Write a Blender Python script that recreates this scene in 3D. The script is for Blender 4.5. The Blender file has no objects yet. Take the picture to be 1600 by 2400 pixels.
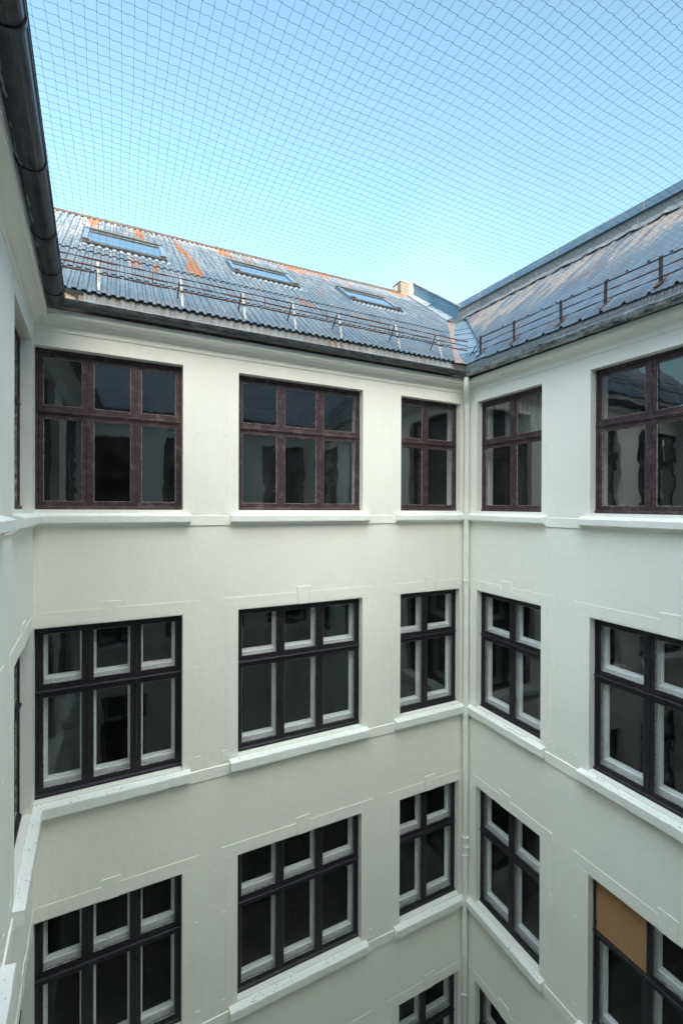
import bpy, bmesh, math, random
from math import sin, cos, pi, radians, sqrt
from mathutils import Matrix, Vector
random.seed(7)
SC = bpy.context.scene
COL = SC.collection

# ------------------------------------------------------------------ camera
CX, CY = -6.4781, -7.1837
YAW, PITCH, ROLL = -0.4624, -0.0036, 0.0033
def cam_vec(X, Z, f):
    c, s = cos(ROLL), sin(ROLL); x = c*X - s*Z; z2 = s*X + c*Z
    c, s = cos(PITCH), sin(PITCH); yy = c*f - s*z2; z = s*f + c*z2
    c, s = cos(YAW), sin(YAW); return Vector((c*x - s*yy, s*x + c*yy, z))
cam = bpy.data.cameras.new('camera')
cam.sensor_fit = 'HORIZONTAL'; cam.sensor_width = 36.0
cam.lens = 36.0*1054.04/1600.0
cam.clip_start = 0.02; cam.clip_end = 2000.0
co = bpy.data.objects.new('camera', cam); COL.objects.link(co)
r_, u_, f_ = cam_vec(1, 0, 0), cam_vec(0, 1, 0), cam_vec(0, 0, 1)
M = Matrix((r_, u_, -f_)).transposed().to_4x4()
M.translation = Vector((CX, CY, 0.0))
co.matrix_world = M
SC.camera = co

# ------------------------------------------------------------------ world, sun, exposure
SUN_EL, SUN_AZ = radians(8.5), radians(190.0)      # low sun behind the camera, over the near wing's ridge; only the far upper roofs catch it; azimuth from +Y clockwise
SKY_FILL = 9.5
world = bpy.data.worlds.new('World'); SC.world = world; world.use_nodes = True
wn = world.node_tree.nodes; wl = world.node_tree.links
bg = wn['Background']
sky = wn.new('ShaderNodeTexSky'); sky.sky_type = 'NISHITA'; sky.sun_disc = False
sky.sun_elevation = SUN_EL; sky.sun_rotation = SUN_AZ
sky.altitude = 50; sky.air_density = 1.0; sky.dust_density = 1.0; sky.ozone_density = 1.0
# extra sky brightness added out of view, overhead and behind, to light the walls
wtc = wn.new('ShaderNodeTexCoord')
wdot = wn.new('ShaderNodeVectorMath'); wdot.operation = 'DOT_PRODUCT'; wl.new(wtc.outputs['Generated'], wdot.inputs[0])
wdot.inputs[1].default_value = Vector((-.10, -.36, .93)).normalized()
wns = wn.new('ShaderNodeTexNoise'); wns.inputs['Scale'].default_value = 2.2; wns.inputs['Detail'].default_value = 5; wl.new(wtc.outputs['Generated'], wns.inputs['Vector'])
wad = wn.new('ShaderNodeMath'); wad.operation = 'MULTIPLY_ADD'; wl.new(wns.outputs['Fac'], wad.inputs[0]); wad.inputs[1].default_value = .16
wl.new(wdot.outputs['Value'], wad.inputs[2])
wmr = wn.new('ShaderNodeMapRange'); wmr.interpolation_type = 'SMOOTHSTEP'; wl.new(wad.outputs[0], wmr.inputs[0])
wmr.inputs[1].default_value = .66; wmr.inputs[2].default_value = .98; wmr.inputs[3].default_value = 0.0; wmr.inputs[4].default_value = SKY_FILL
wsp = wn.new('ShaderNodeSeparateXYZ'); wl.new(wtc.outputs['Generated'], wsp.inputs[0])
wwm = wn.new('ShaderNodeMapRange'); wl.new(wsp.outputs[1], wwm.inputs[0]); wwm.inputs[1].default_value = -.15; wwm.inputs[2].default_value = -.75
wcm = wn.new('ShaderNodeMix'); wcm.data_type = 'VECTOR'; wl.new(wwm.outputs[0], wcm.inputs[0])
wcm.inputs[4].default_value = (.79, .97, 1.02); wcm.inputs[5].default_value = (1.12, .97, .80)      # cooler overhead, warmer towards the sun
wmx = wn.new('ShaderNodeVectorMath'); wmx.operation = 'SCALE'; wl.new(wcm.outputs[1], wmx.inputs[0]); wl.new(wmr.outputs[0], wmx.inputs['Scale'])
# a faint wisp of white cloud low over the corner of the roofs
wdt2 = wn.new('ShaderNodeVectorMath'); wdt2.operation = 'DOT_PRODUCT'; wl.new(wtc.outputs['Generated'], wdt2.inputs[0]); wdt2.inputs[1].default_value = cam_vec(290/1054, 560/1054, 1.0).normalized()
wad2 = wn.new('ShaderNodeMath'); wad2.operation = 'MULTIPLY_ADD'; wl.new(wns.outputs['Fac'], wad2.inputs[0]); wad2.inputs[1].default_value = .05; wl.new(wdt2.outputs['Value'], wad2.inputs[2])
wmr2 = wn.new('ShaderNodeMapRange'); wmr2.interpolation_type = 'SMOOTHSTEP'; wl.new(wad2.outputs[0], wmr2.inputs[0])
wmr2.inputs[1].default_value = 1.008; wmr2.inputs[2].default_value = 1.04; wmr2.inputs[3].default_value = 0; wmr2.inputs[4].default_value = .50
wmx2 = wn.new('ShaderNodeVectorMath'); wmx2.operation = 'SCALE'; wmx2.inputs[0].default_value = (1, 1, 1); wl.new(wmr2.outputs[0], wmx2.inputs['Scale'])
wsum0 = wn.new('ShaderNodeVectorMath'); wsum0.operation = 'ADD'; wl.new(wmx.outputs[0], wsum0.inputs[0]); wl.new(wmx2.outputs[0], wsum0.inputs[1])
wsum = wn.new('ShaderNodeVectorMath'); wsum.operation = 'ADD'; wti = wn.new('ShaderNodeVectorMath'); wti.operation = 'MULTIPLY'; wl.new(sky.outputs[0], wti.inputs[0]); wti.inputs[1].default_value = (.92, 1.045, 1.0)
wl.new(wti.outputs[0], wsum.inputs[0]); wl.new(wsum0.outputs[0], wsum.inputs[1])
wl.new(wsum.outputs[0], bg.inputs[0]); bg.inputs[1].default_value = 0.12
sun = bpy.data.lights.new('sun', 'SUN'); sun.energy = 2.0; sun.angle = radians(1.5); sun.color = (1.0, 0.9, 0.76)
so = bpy.data.objects.new('sun', sun); COL.objects.link(so)
sd = Vector((sin(SUN_AZ)*cos(SUN_EL), cos(SUN_AZ)*cos(SUN_EL), sin(SUN_EL)))
so.rotation_euler = sd.to_track_quat('Z', 'Y').to_euler(); so.location = (-3, -20, 20)
SC.view_settings.view_transform = 'Standard'; SC.view_settings.look = 'None'
SC.view_settings.gamma = 1.0; SC.view_settings.use_curve_mapping = False
SC.view_settings.exposure = 2.3
SC.render.engine = 'CYCLES'
SC.cycles.use_denoising = True
SC.cycles.max_bounces = 10; SC.cycles.transparent_max_bounces = 12
SC.cycles.diffuse_bounces = 7; SC.cycles.glossy_bounces = 4
SC.cycles.caustics_reflective = False; SC.cycles.caustics_refractive = False

# ------------------------------------------------------------------ material helpers
class NT:
    def __init__(s, name):
        s.m = bpy.data.materials.new(name); s.m.use_nodes = True
        s.t = s.m.node_tree; s.n = s.t.nodes; s.l = s.t.links
        s.b = s.n['Principled BSDF']; s.o = s.n['Material Output']
        tc = s.n.new('ShaderNodeTexCoord'); s.co = tc.outputs['Object']
    def link(s, a, b): s.l.new(a, b)
    def map(s, scale=(1,1,1), rot=(0,0,0), src=None):
        m = s.n.new('ShaderNodeMapping'); m.inputs['Scale'].default_value = scale; m.inputs['Rotation'].default_value = rot
        s.link(src or s.co, m.inputs[0]); return m.outputs[0]
    def noise(s, scale, detail=4, rough=.55, vec=None, dist=0.0):
        n = s.n.new('ShaderNodeTexNoise'); n.inputs['Scale'].default_value = scale
        n.inputs['Detail'].default_value = detail; n.inputs['Roughness'].default_value = rough
        n.inputs['Distortion'].default_value = dist
        s.link(vec or s.co, n.inputs['Vector']); return n.outputs['Fac']
    def voro(s, scale, vec=None, feat='F1'):
        n = s.n.new('ShaderNodeTexVoronoi'); n.inputs['Scale'].default_value = scale; n.feature = feat
        s.link(vec or s.co, n.inputs['Vector']); return n
    def ramp(s, src, stops, interp='LINEAR'):
        r = s.n.new('ShaderNodeValToRGB'); e = r.color_ramp; e.interpolation = interp
        while len(e.elements) < len(stops): e.elements.new(0.5)
        for el, (p, c) in zip(e.elements, stops):
            el.position = p; el.color = (c, c, c, 1) if isinstance(c, (int, float)) else (*c, 1)
        s.link(src, r.inputs[0]); return r.outputs[0]
    def mix(s, fac, a, b, mode='MIX'):
        m = s.n.new('ShaderNodeMix'); m.data_type = 'RGBA'; m.blend_type = mode
        for i, v in ((0, fac), (6, a), (7, b)):
            if isinstance(v, (int, float)): m.inputs[i].default_value = v if i == 0 else (v, v, v, 1)
            elif isinstance(v, tuple): m.inputs[i].default_value = (*v, 1)
            else: s.link(v, m.inputs[i])
        return m.outputs[2]
    def math(s, op, a, b=0.0):
        m = s.n.new('ShaderNodeMath'); m.operation = op
        for i, v in enumerate((a, b)):
            if isinstance(v, (int, float)): m.inputs[i].default_value = v
            else: s.link(v, m.inputs[i])
        return m.outputs[0]
    def attr(s, name):
        a = s.n.new('ShaderNodeAttribute'); a.attribute_name = name; return a.outputs['Fac']
    def bump(s, h, strength=.3, dist=.01, prev=None):
        b = s.n.new('ShaderNodeBump'); b.inputs['Strength'].default_value = strength; b.inputs['Distance'].default_value = dist
        s.link(h, b.inputs['Height'])
        if prev: s.link(prev, b.inputs['Normal'])
        s.link(b.outputs[0], s.b.inputs['Normal']); return b.outputs[0]
    def done(s, col=None, rough=.6, metal=0.0, spec=.5):
        if col is not None:
            if isinstance(col, tuple): s.b.inputs['Base Color'].default_value = (*col, 1)
            else: s.link(col, s.b.inputs['Base Color'])
        if isinstance(rough, (int, float)): s.b.inputs['Roughness'].default_value = rough
        else: s.link(rough, s.b.inputs['Roughness'])
        s.b.inputs['Metallic'].default_value = metal
        s.b.inputs['Specular IOR Level'].default_value = spec
        return s.m

def mat_plaster(name, base, dark, specks=False):
    t = NT(name)
    big = t.noise(.55, 5, .6)
    col = t.mix(t.ramp(big, [(.35, 0), (.7, 1)]), base, dark)
    run = t.noise(1.0, 4, .6, t.map((5, 5, .35)))
    col = t.mix(t.math('MULTIPLY', t.ramp(run, [(.52, 0), (.75, 1)]), .05), col, (.42, .42, .38))
    fine = t.noise(22, 4, .7)
    col = t.mix(t.math('MULTIPLY', t.ramp(fine, [(.5, 0), (.8, 1)]), .06), col, (.5, .49, .44))
    if specks:
        v = t.voro(26); n2 = t.noise(3, 3)
        sp = t.math('MULTIPLY', t.math('LESS_THAN', v.outputs['Distance'], t.math('MULTIPLY', t.ramp(n2, [(.36, 0), (.62, 1)]), .22)), 1)
        sp2 = t.math('LESS_THAN', t.voro(5.5).outputs['Distance'], .055)
        sep = t.n.new('ShaderNodeSeparateXYZ'); g = t.n.new('ShaderNodeNewGeometry'); t.link(g.outputs['Normal'], sep.inputs[0])
        up = t.math('GREATER_THAN', sep.outputs[2], .4)
        m = t.math('MULTIPLY', t.math('MAXIMUM', sp, sp2), up)
        col = t.mix(t.math('MULTIPLY', m, .8), col, (.03, .03, .03))
    h1 = t.noise(9, 6, .62); h2 = t.noise(90, 3, .6); h3 = t.noise(2.2, 3, .5)
    hh = t.math('ADD', t.math('MULTIPLY', h1, .8), t.math('ADD', t.math('MULTIPLY', h2, .12), t.math('MULTIPLY', h3, 1.2)))
    t.bump(hh, .42, .012)
    return t.done(col, .78, 0, .25)

def mat_wood(name, c1, c2, c3, worn):
    t = NT(name)
    v = t.noise(1.0, 6, .7, t.map((60, 60, 7)))
    h = t.noise(1.0, 6, .7, t.map((7, 60, 60)))
    g = t.math('MULTIPLY', t.math('ADD', v, h), .5)
    col = t.mix(t.ramp(g, [(.40, 0), (.60, 1)]), c1, c2)
    w = t.noise(7, 6, .75)
    col = t.mix(t.math('MULTIPLY', t.ramp(w, [(.50, 0), (.66, 1)]), worn), col, c3)
    f = t.voro(60)
    chips = t.math('MULTIPLY', t.math('LESS_THAN', f.outputs['Distance'], .13), t.ramp(t.noise(5, 3), [(.55, 0), (.62, 1)]))
    col = t.mix(t.math('MULTIPLY', chips, .8), col, (.55, .53, .5))
    t.bump(t.math('ADD', g, t.math('MULTIPLY', w, .6)), .55, .006)
    return t.done(col, t.ramp(g, [(.3, .38), (.7, .62)]), 0, .4)

def mat_white_wood():
    t = NT('white_paint_wood')
    g = t.noise(1, 5, .7, t.map((6, 40, 55)))
    col = t.mix(t.ramp(g, [(.5, 0), (.72, 1)]), (.90, .91, .90), (.78, .79, .78))
    d = t.noise(1, 5, .75, t.map((9, 30, 60)))
    col = t.mix(t.math('MULTIPLY', t.ramp(d, [(.60, 0), (.66, 1)]), .65), col, (.10, .09, .08))
    t.bump(g, .3, .004)
    return t.done(col, .5)

def mat_glass(name, refl=1.0, wav=.5, dirt=.05, seed=0.0):
    t = NT(name)
    t.n.remove(t.b)
    tr = t.n.new('ShaderNodeBsdfTransparent'); tr.inputs[0].default_value = (.93, .94, .94, 1)
    gl = t.n.new('ShaderNodeBsdfGlossy'); gl.inputs['Roughness'].default_value = .015; gl.inputs['Color'].default_value = (.93, .97, 1, 1)
    b = t.n.new('ShaderNodeBump'); b.inputs['Strength'].default_value = wav; b.inputs['Distance'].default_value = .004
    mp = t.map((1, 1, .8)); n1 = t.noise(3.4, 2, .4, mp)
    t.link(n1, b.inputs['Height']); t.link(b.outputs[0], gl.inputs['Normal'])
    lw = t.n.new('ShaderNodeLayerWeight'); lw.inputs['Blend'].default_value = .5
    f2 = t.math('MINIMUM', t.math('ADD', t.math('MULTIPLY', t.math('POWER', lw.outputs['Facing'], 4.6), .9), .075*refl), .88)
    mx = t.n.new('ShaderNodeMixShader'); t.link(f2, mx.inputs[0]); t.link(tr.outputs[0], mx.inputs[1]); t.link(gl.outputs[0], mx.inputs[2])
    df = t.n.new('ShaderNodeBsdfDiffuse'); df.inputs[0].default_value = (.42, .44, .44, 1)
    dn = t.noise(2.6, 6, .75, t.map((1, 1, .6)))
    sp = t.math('LESS_THAN', t.voro(38).outputs['Distance'], .09)
    sp = t.math('MULTIPLY', sp, t.ramp(t.noise(2.3, 2), [(.5, 0), (.6, 1)]))
    fac = t.math('ADD', t.math('MULTIPLY', t.ramp(dn, [(.42, .15), (.72, 1)]), dirt), t.math('MULTIPLY', sp, .35))
    m2 = t.n.new('ShaderNodeMixShader'); t.link(fac, m2.inputs[0]); t.link(mx.outputs[0], m2.inputs[1]); t.link(df.outputs[0], m2.inputs[2])
    t.link(m2.outputs[0], t.o.inputs[0])
    return t.m

def mat_simple(name, c1, c2, scale=8, rough=.6, metal=0.0, bump=.2, spec=.5, stretch=(1,1,1)):
    t = NT(name)
    n = t.noise(scale, 5, .65, t.map(stretch))
    col = t.mix(t.ramp(n, [(.38, 0), (.64, 1)]), c1, c2)
    if bump: t.bump(n, bump, .006)
    return t.done(col, rough, metal, spec)

def mat_roof(name, base, base2, dirt, rust, rustdark, peach):
    t = NT(name)
    streak = t.noise(1, 6, .65, t.map((14, .9, .9)))
    col = t.mix(t.ramp(streak, [(.40, 0), (.60, 1)]), base, base2)
    big = t.noise(1.3, 5, .6)
    col = t.mix(t.math('MULTIPLY', t.ramp(big, [(.42, 0), (.68, 1)]), .6), col, dirt)
    fine = t.noise(35, 4, .7)
    col = t.mix(t.math('MULTIPLY', t.ramp(fine, [(.5, 0), (.75, 1)]), .35), col, (.05, .06, .075))
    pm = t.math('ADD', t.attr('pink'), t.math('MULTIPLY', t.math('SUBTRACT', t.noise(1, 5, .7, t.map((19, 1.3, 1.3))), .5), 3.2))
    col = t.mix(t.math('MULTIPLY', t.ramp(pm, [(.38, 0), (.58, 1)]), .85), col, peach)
    ra = t.attr('rust'); rn = t.noise(1, 7, .8, t.map((22, 3, 3))); rn2 = t.noise(1.0, 5, .7, t.map((9, 1.6, 1.6)))
    rm = t.math('ADD', ra, t.math('ADD', t.math('MULTIPLY', t.math('SUBTRACT', rn, .5), 1.5), t.math('MULTIPLY', t.math('SUBTRACT', rn2, .5), 1.6)))
    rcol = t.mix(t.ramp(fine, [(.35, 0), (.65, 1)]), rust, rustdark)
    col = t.mix(t.ramp(rm, [(.40, 0), (.74, 1)]), col, rcol)
    t.bump(t.math('ADD', fine, streak), .3, .006)
    return t.done(col, t.ramp(rm, [(.5, .55), (.66, .85)]), .0, .35)

PL = mat_plaster('cream_plaster', (.878, .862, .795), (.835, .818, .755))
PLS = mat_plaster('cream_plaster_sill', (.85, .86, .82), (.80, .81, .77), specks=True)
WOOD1 = mat_wood('weathered_brown_paint', (.020, .011, .014), (.070, .038, .044), (.20, .14, .135), .5)
WOOD2 = mat_wood('dark_brown_paint', (.0065, .006, .010), (.020, .014, .021), (.045, .033, .038), .3)
WHITE = mat_white_wood()
GL1 = mat_glass('old_window_glass', 1.7, .55, .05)
GLS = mat_glass('skylight_glass', 7.0, .1, .03)
GL2 = mat_glass('window_glass', 1.0, .5, .012)
GL3 = mat_glass('lower_window_glass', .16, .5, .006)
PUTTY = mat_simple('old_putty', (.50, .49, .47), (.10, .08, .08), 22, .8)
ZINC = mat_simple('dark_zinc', (.055, .062, .070), (.14, .145, .15), 5, .42, .55, .3, .5, (1.2, 3, 3))
ZINCL = mat_simple('streaky_zinc', (.46, .50, .49), (.030, .040, .050), 3.4, .42, .45, .3, .5, (1.3, 3, 3))
ZBLK = mat_simple('black_gutter_paint', (.012, .015, .020), (.045, .055, .07), 4, .36, .2, .25, .5, (1.5, 3, 3))
FLAKE = mat_simple('bare_primer_flake', (.48, .47, .44), (.25, .26, .26), 30, .7)
PIPEW = mat_simple('cream_pipe_paint', (.84, .83, .77), (.78, .77, .71), 6, .45, 0, .15)
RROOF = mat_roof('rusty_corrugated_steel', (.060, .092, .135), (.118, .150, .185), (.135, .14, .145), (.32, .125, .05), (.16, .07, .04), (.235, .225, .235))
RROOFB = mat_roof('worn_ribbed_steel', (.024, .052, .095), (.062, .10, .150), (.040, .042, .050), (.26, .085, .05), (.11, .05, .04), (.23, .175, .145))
RUST = mat_simple('rusty_rail', (.060, .028, .022), (.20, .075, .045), 18, .8, .1, .5)
RUSTD = mat_simple('dark_rusty_bar', (.022, .015, .017), (.075, .032, .028), 14, .75, .1, .5)
GALV = mat_simple('galvanised_bracket', (.42, .43, .42), (.25, .20, .17), 16, .55, .3)
GALVD = mat_simple('weathered_back_leg', (.10, .11, .12), (.17, .15, .14), 16, .6, .3)
APRA = mat_roof('apron_sheet_grey', (.15, .145, .14), (.24, .24, .235), (.11, .105, .10), (.26, .12, .06), (.045, .04, .045), (.22, .20, .18))
APRB = mat_simple('apron_sheet_dark', (.045, .055, .065), (.09, .10, .11), 7, .5, .3, .2, .5, (3, 1, 1))
LEAD = mat_simple('blue_grey_sheet', (.075, .165, .26), (.13, .22, .30), 3, .5, .2, .2)
SLATE = mat_simple('grey_cladding_board', (.12, .13, .14), (.17, .18, .19), 2.2, .6, 0, .15)
CAPB = mat_simple('blue_grey_coping', (.11, .17, .25), (.17, .23, .30), 4, .5, .2, .15)
LITE = mat_simple('pale_flashing', (.28, .32, .36), (.18, .22, .26), 5, .5, .2, .15)
PEACH = mat_simple('peach_chimney_render', (.18, .158, .135), (.14, .125, .115), 6, .85)
GREYR = mat_simple('grey_render', (.30, .29, .27), (.22, .22, .22), 6, .85)
DARKW = mat_simple('dark_eaves_board', (.05, .04, .035), (.10, .075, .06), 9, .9)
BARE = mat_simple('bare_broken_board', (.42, .34, .27), (.22, .15, .12), 9, .9)
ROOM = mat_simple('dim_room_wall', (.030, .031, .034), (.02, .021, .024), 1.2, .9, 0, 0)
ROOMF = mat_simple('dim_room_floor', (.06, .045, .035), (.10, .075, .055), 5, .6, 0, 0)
SKYF = mat_simple('skylight_frame', (.085, .070, .062), (.13, .115, .105), 10, .45, .3)
NETM = NT('net_cord').done((.022, .075, .115), .7)
KNOT = NT('net_knot').done((.006, .012, .016), .7)
CARD = mat_simple('brown_hardboard', (.42, .235, .115), (.35, .19, .09), 30, .85, 0, .15)
GROUND = mat_simple('courtyard_concrete', (.52, .53, .52), (.62, .62, .60), 1.5, .9)
TAR = mat_simple('tar_roofing', (.06, .065, .07), (.10, .10, .105), 3, .85)
def mat_curtain():
    t = NT('sheer_curtain'); n = t.noise(1, 4, .6, t.map((26, 1, 3)))
    c = t.mix(t.ramp(n, [(.35, 0), (.65, 1)]), (.32, .36, .32), (.66, .66, .58)); t.done(c, .9); t.b.inputs['Alpha'].default_value = .88
    return t.m
CURT = mat_curtain()

# ------------------------------------------------------------------ mesh helpers
class MB:
    def __init__(s): s.v = []; s.f = []; s.mi = []; s.att = {}
    def quad(s, a, b, c, d, mi=0):
        i = len(s.v); s.v += [a, b, c, d]; s.f.append((i, i+1, i+2, i+3)); s.mi.append(mi)
    def poly(s, pts, mi=0):
        i = len(s.v); s.v += list(pts); s.f.append(tuple(range(i, i+len(pts)))); s.mi.append(mi)
    def box(s, x0, x1, y0, y1, z0, z1, mi=0):
        i = len(s.v)
        s.v += [(x0,y0,z0),(x1,y0,z0),(x1,y1,z0),(x0,y1,z0),(x0,y0,z1),(x1,y0,z1),(x1,y1,z1),(x0,y1,z1)]
        for f in ((0,3,2,1),(4,5,6,7),(0,1,5,4),(1,2,6,5),(2,3,7,6),(3,0,4,7)):
            s.f.append(tuple(i+k for k in f)); s.mi.append(mi)
    def extrude(s, prof, x0, x1, mitre0=0, mitre1=0, n=1, jit=0.0, mi=0, cap=True):
        """prof: closed list of (y,z); swept along x; mitre shifts the ends by the projection of each point"""
        P = len(prof); i0 = len(s.v)
        for k in range(n+1):
            for (y, z) in prof:
                a = x0 + mitre0*(-y); b = x1 - mitre1*(-y)
                x = a + (b-a)*k/n
                dy = random.uniform(-jit, jit) if 0 < k < n and y < 0 else 0
                dz = random.uniform(-jit, jit) if 0 < k < n and y < 0 else 0
                s.v.append((x, y+dy, z+dz))
        for k in range(n):
            for j in range(P):
                a = i0+k*P+j; b = i0+k*P+(j+1) % P
                s.f.append((a, b, b+P, a+P)); s.mi.append(mi)
        if cap:
            s.f.append(tuple(i0+j for j in range(P))[::-1]); s.mi.append(mi)
            s.f.append(tuple(i0+n*P+j for j in range(P))); s.mi.append(mi)
    def tube(s, p, q, r, seg=6, mi=0, cap=True):
        p = Vector(p); q = Vector(q); d = (q-p).normalized()
        a = d.orthogonal().normalized(); b = d.cross(a); i = len(s.v)
        for c in (p, q):
            for k in range(seg):
                w = 2*pi*k/seg; s.v.append(tuple(c + a*r*cos(w) + b*r*sin(w)))
        for k in range(seg):
            k2 = (k+1) % seg; s.f.append((i+k, i+k2, i+seg+k2, i+seg+k)); s.mi.append(mi)
        if cap:
            s.f.append(tuple(i+k for k in range(seg))[::-1]); s.f.append(tuple(i+seg+k for k in range(seg))); s.mi += [mi, mi]
    def path(s, pts, r, seg=10, mi=0):
        pts = [Vector(p) for p in pts]; i0 = len(s.v); n = len(pts); ref = Vector((1, 0, 0))
        for k, p in enumerate(pts):
            d = (pts[min(k+1, n-1)] - pts[max(k-1, 0)]).normalized()
            a = (ref - d*ref.dot(d)).normalized(); b = d.cross(a)
            for j in range(seg):
                w = 2*pi*j/seg; s.v.append(tuple(p + a*r*cos(w) + b*r*sin(w)))
        for k in range(n-1):
            for j in range(seg):
                a = i0+k*seg+j; b = i0+k*seg+(j+1) % seg
                s.f.append((a, b, b+seg, a+seg)); s.mi.append(mi)
        s.f.append(tuple(i0+j for j in range(seg))[::-1]); s.f.append(tuple(i0+(n-1)*seg+j for j in range(seg))); s.mi += [mi, mi]
    def bar(s, p, q, w, t, mi=0, side=(1, 0, 0)):
        """flat bar from p to q, width w along side, thickness t"""
        p = Vector(p); q = Vector(q); d = (q-p).normalized(); a = Vector(side); a = (a-d*a.dot(d)).normalized(); b = d.cross(a); i = len(s.v)
        for c in (p, q):
            for u, v in ((-1,-1),(1,-1),(1,1),(-1,1)): s.v.append(tuple(c + a*u*w/2 + b*v*t/2))
        for f in ((0,1,5,4),(1,2,6,5),(2,3,7,6),(3,0,4,7),(3,2,1,0),(4,5,6,7)):
            s.f.append(tuple(i+k for k in f)); s.mi.append(mi)
    def build(s, name, mats, parent=None, shear=0.0, bevel=0.0, smooth=False):
        me = bpy.data.meshes.new(name)
        vs = s.v if not shear else [(x, y, z + shear*x) for x, y, z in s.v]
        me.from_pydata([tuple(v) for v in vs], [], s.f)
        for m in (mats if isinstance(mats, (list, tuple)) else [mats]): me.materials.append(m)
        me.polygons.foreach_set('material_index', s.mi)
        for k, vals in s.att.items():
            a = me.attributes.new(k, 'FLOAT', 'POINT'); a.data.foreach_set('value', vals)
        bm = bmesh.new(); bm.from_mesh(me); bmesh.ops.remove_doubles(bm, verts=bm.verts, dist=1e-5)
        bmesh.ops.recalc_face_normals(bm, faces=bm.faces); bm.to_mesh(me); bm.free()
        if smooth: me.polygons.foreach_set('use_smooth', [True]*len(me.polygons))
        me.update()
        o = bpy.data.objects.new(name, me); COL.objects.link(o); o.parent = parent
        if bevel:
            b = o.modifiers.new('bevel', 'BEVEL'); b.width = bevel; b.segments = 2; b.limit_method = 'ANGLE'
        return o
def cut(o, co_, no_):
    """keep the side of the plane opposite to its normal"""
    bm = bmesh.new(); bm.from_mesh(o.data)
    bmesh.ops.bisect_plane(bm, geom=bm.verts[:]+bm.edges[:]+bm.faces[:], plane_co=co_, plane_no=no_, clear_outer=True)
    bm.to_mesh(o.data); bm.free()
def thing(name, label, cat, loc=(0,0,0), rz=0.0, group=None):
    o = bpy.data.objects.new(name, None); COL.objects.link(o); o.location = loc; o.rotation_euler = (0, 0, rz)
    o['label'] = label; o['category'] = cat
    if group: o['group'] = group
    return o

# ------------------------------------------------------------------ facade builder (local x along wall, +y into the building)
TOPS = [2.20, -1.60, -5.55, -9.50]
BOTS = [0.0, -3.945, -7.90, -11.85]
TRANS = [1.34, -2.497, -6.447, -10.40]
GZ = -14.0
DEPTH = .12; THICK = .42

def facade(root, x0, x1, cols, shear, bays, name_extra=''):
    """bays: list of (l, r, ncols, mullions, rows)"""
    ztop = 2.70
    mb = MB()
    xs = sorted({x0, x1} | {v for b in bays for v in (b[0], b[1])})
    zs = sorted({GZ, ztop} | set(TOPS) | set(BOTS))
    def hole(xa, xb, za, zb):
        xm, zm = (xa+xb)/2, (za+zb)/2
        for b in bays:
            if b[0] < xm < b[1]:
                for i in b[4]:
                    if BOTS[i] < zm < TOPS[i]: return True
        return False
    for xa, xb in zip(xs, xs[1:]):
        for za, zb in zip(zs, zs[1:]):
            if hole(xa, xb, za, zb): continue
            nx = max(1, int((xb-xa)/.6)); 
            mb.quad((xa,0,za),(xb,0,za),(xb,0,zb),(xa,0,zb)); mb.quad((xa,THICK,za),(xa,THICK,zb),(xb,THICK,zb),(xb,THICK,za))
    for b in bays:
        for i in b[4]:
            l, r, z0, z1 = b[0], b[1], BOTS[i], TOPS[i]
            mb.quad((l,0,z0),(l,THICK,z0),(l,THICK,z1),(l,0,z1)); mb.quad((r,0,z0),(r,0,z1),(r,THICK,z1),(r,THICK,z0))
            mb.quad((l,0,z1),(r,0,z1),(r,THICK,z1),(l,THICK,z1)); mb.quad((l,0,z0),(l,THICK,z0),(r,THICK,z0),(r,0,z0))
    mb.quad((x0,0,ztop),(x0,THICK,ztop),(x1,THICK,ztop),(x1,0,ztop))
    mb.quad((x0,0,GZ),(x0,0,ztop),(x0,THICK,ztop),(x0,THICK,GZ)); mb.quad((x1,0,GZ),(x1,0,ztop),(x1,THICK,ztop),(x1,THICK,GZ))
    mb.build('wall', PL, root, shear)
    # rooms behind
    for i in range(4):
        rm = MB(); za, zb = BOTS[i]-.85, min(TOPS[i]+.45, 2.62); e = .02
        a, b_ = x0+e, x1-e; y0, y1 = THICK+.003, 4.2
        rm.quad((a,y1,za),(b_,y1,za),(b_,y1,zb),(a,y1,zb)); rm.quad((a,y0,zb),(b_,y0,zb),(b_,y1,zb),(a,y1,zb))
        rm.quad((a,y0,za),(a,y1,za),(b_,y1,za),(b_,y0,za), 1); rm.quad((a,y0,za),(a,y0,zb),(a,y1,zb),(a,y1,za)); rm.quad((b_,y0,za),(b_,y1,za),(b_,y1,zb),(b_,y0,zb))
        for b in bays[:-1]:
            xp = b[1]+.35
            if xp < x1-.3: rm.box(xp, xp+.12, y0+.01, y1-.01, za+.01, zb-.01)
        rm.build('room', [ROOM, ROOMF], root, shear)

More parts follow.
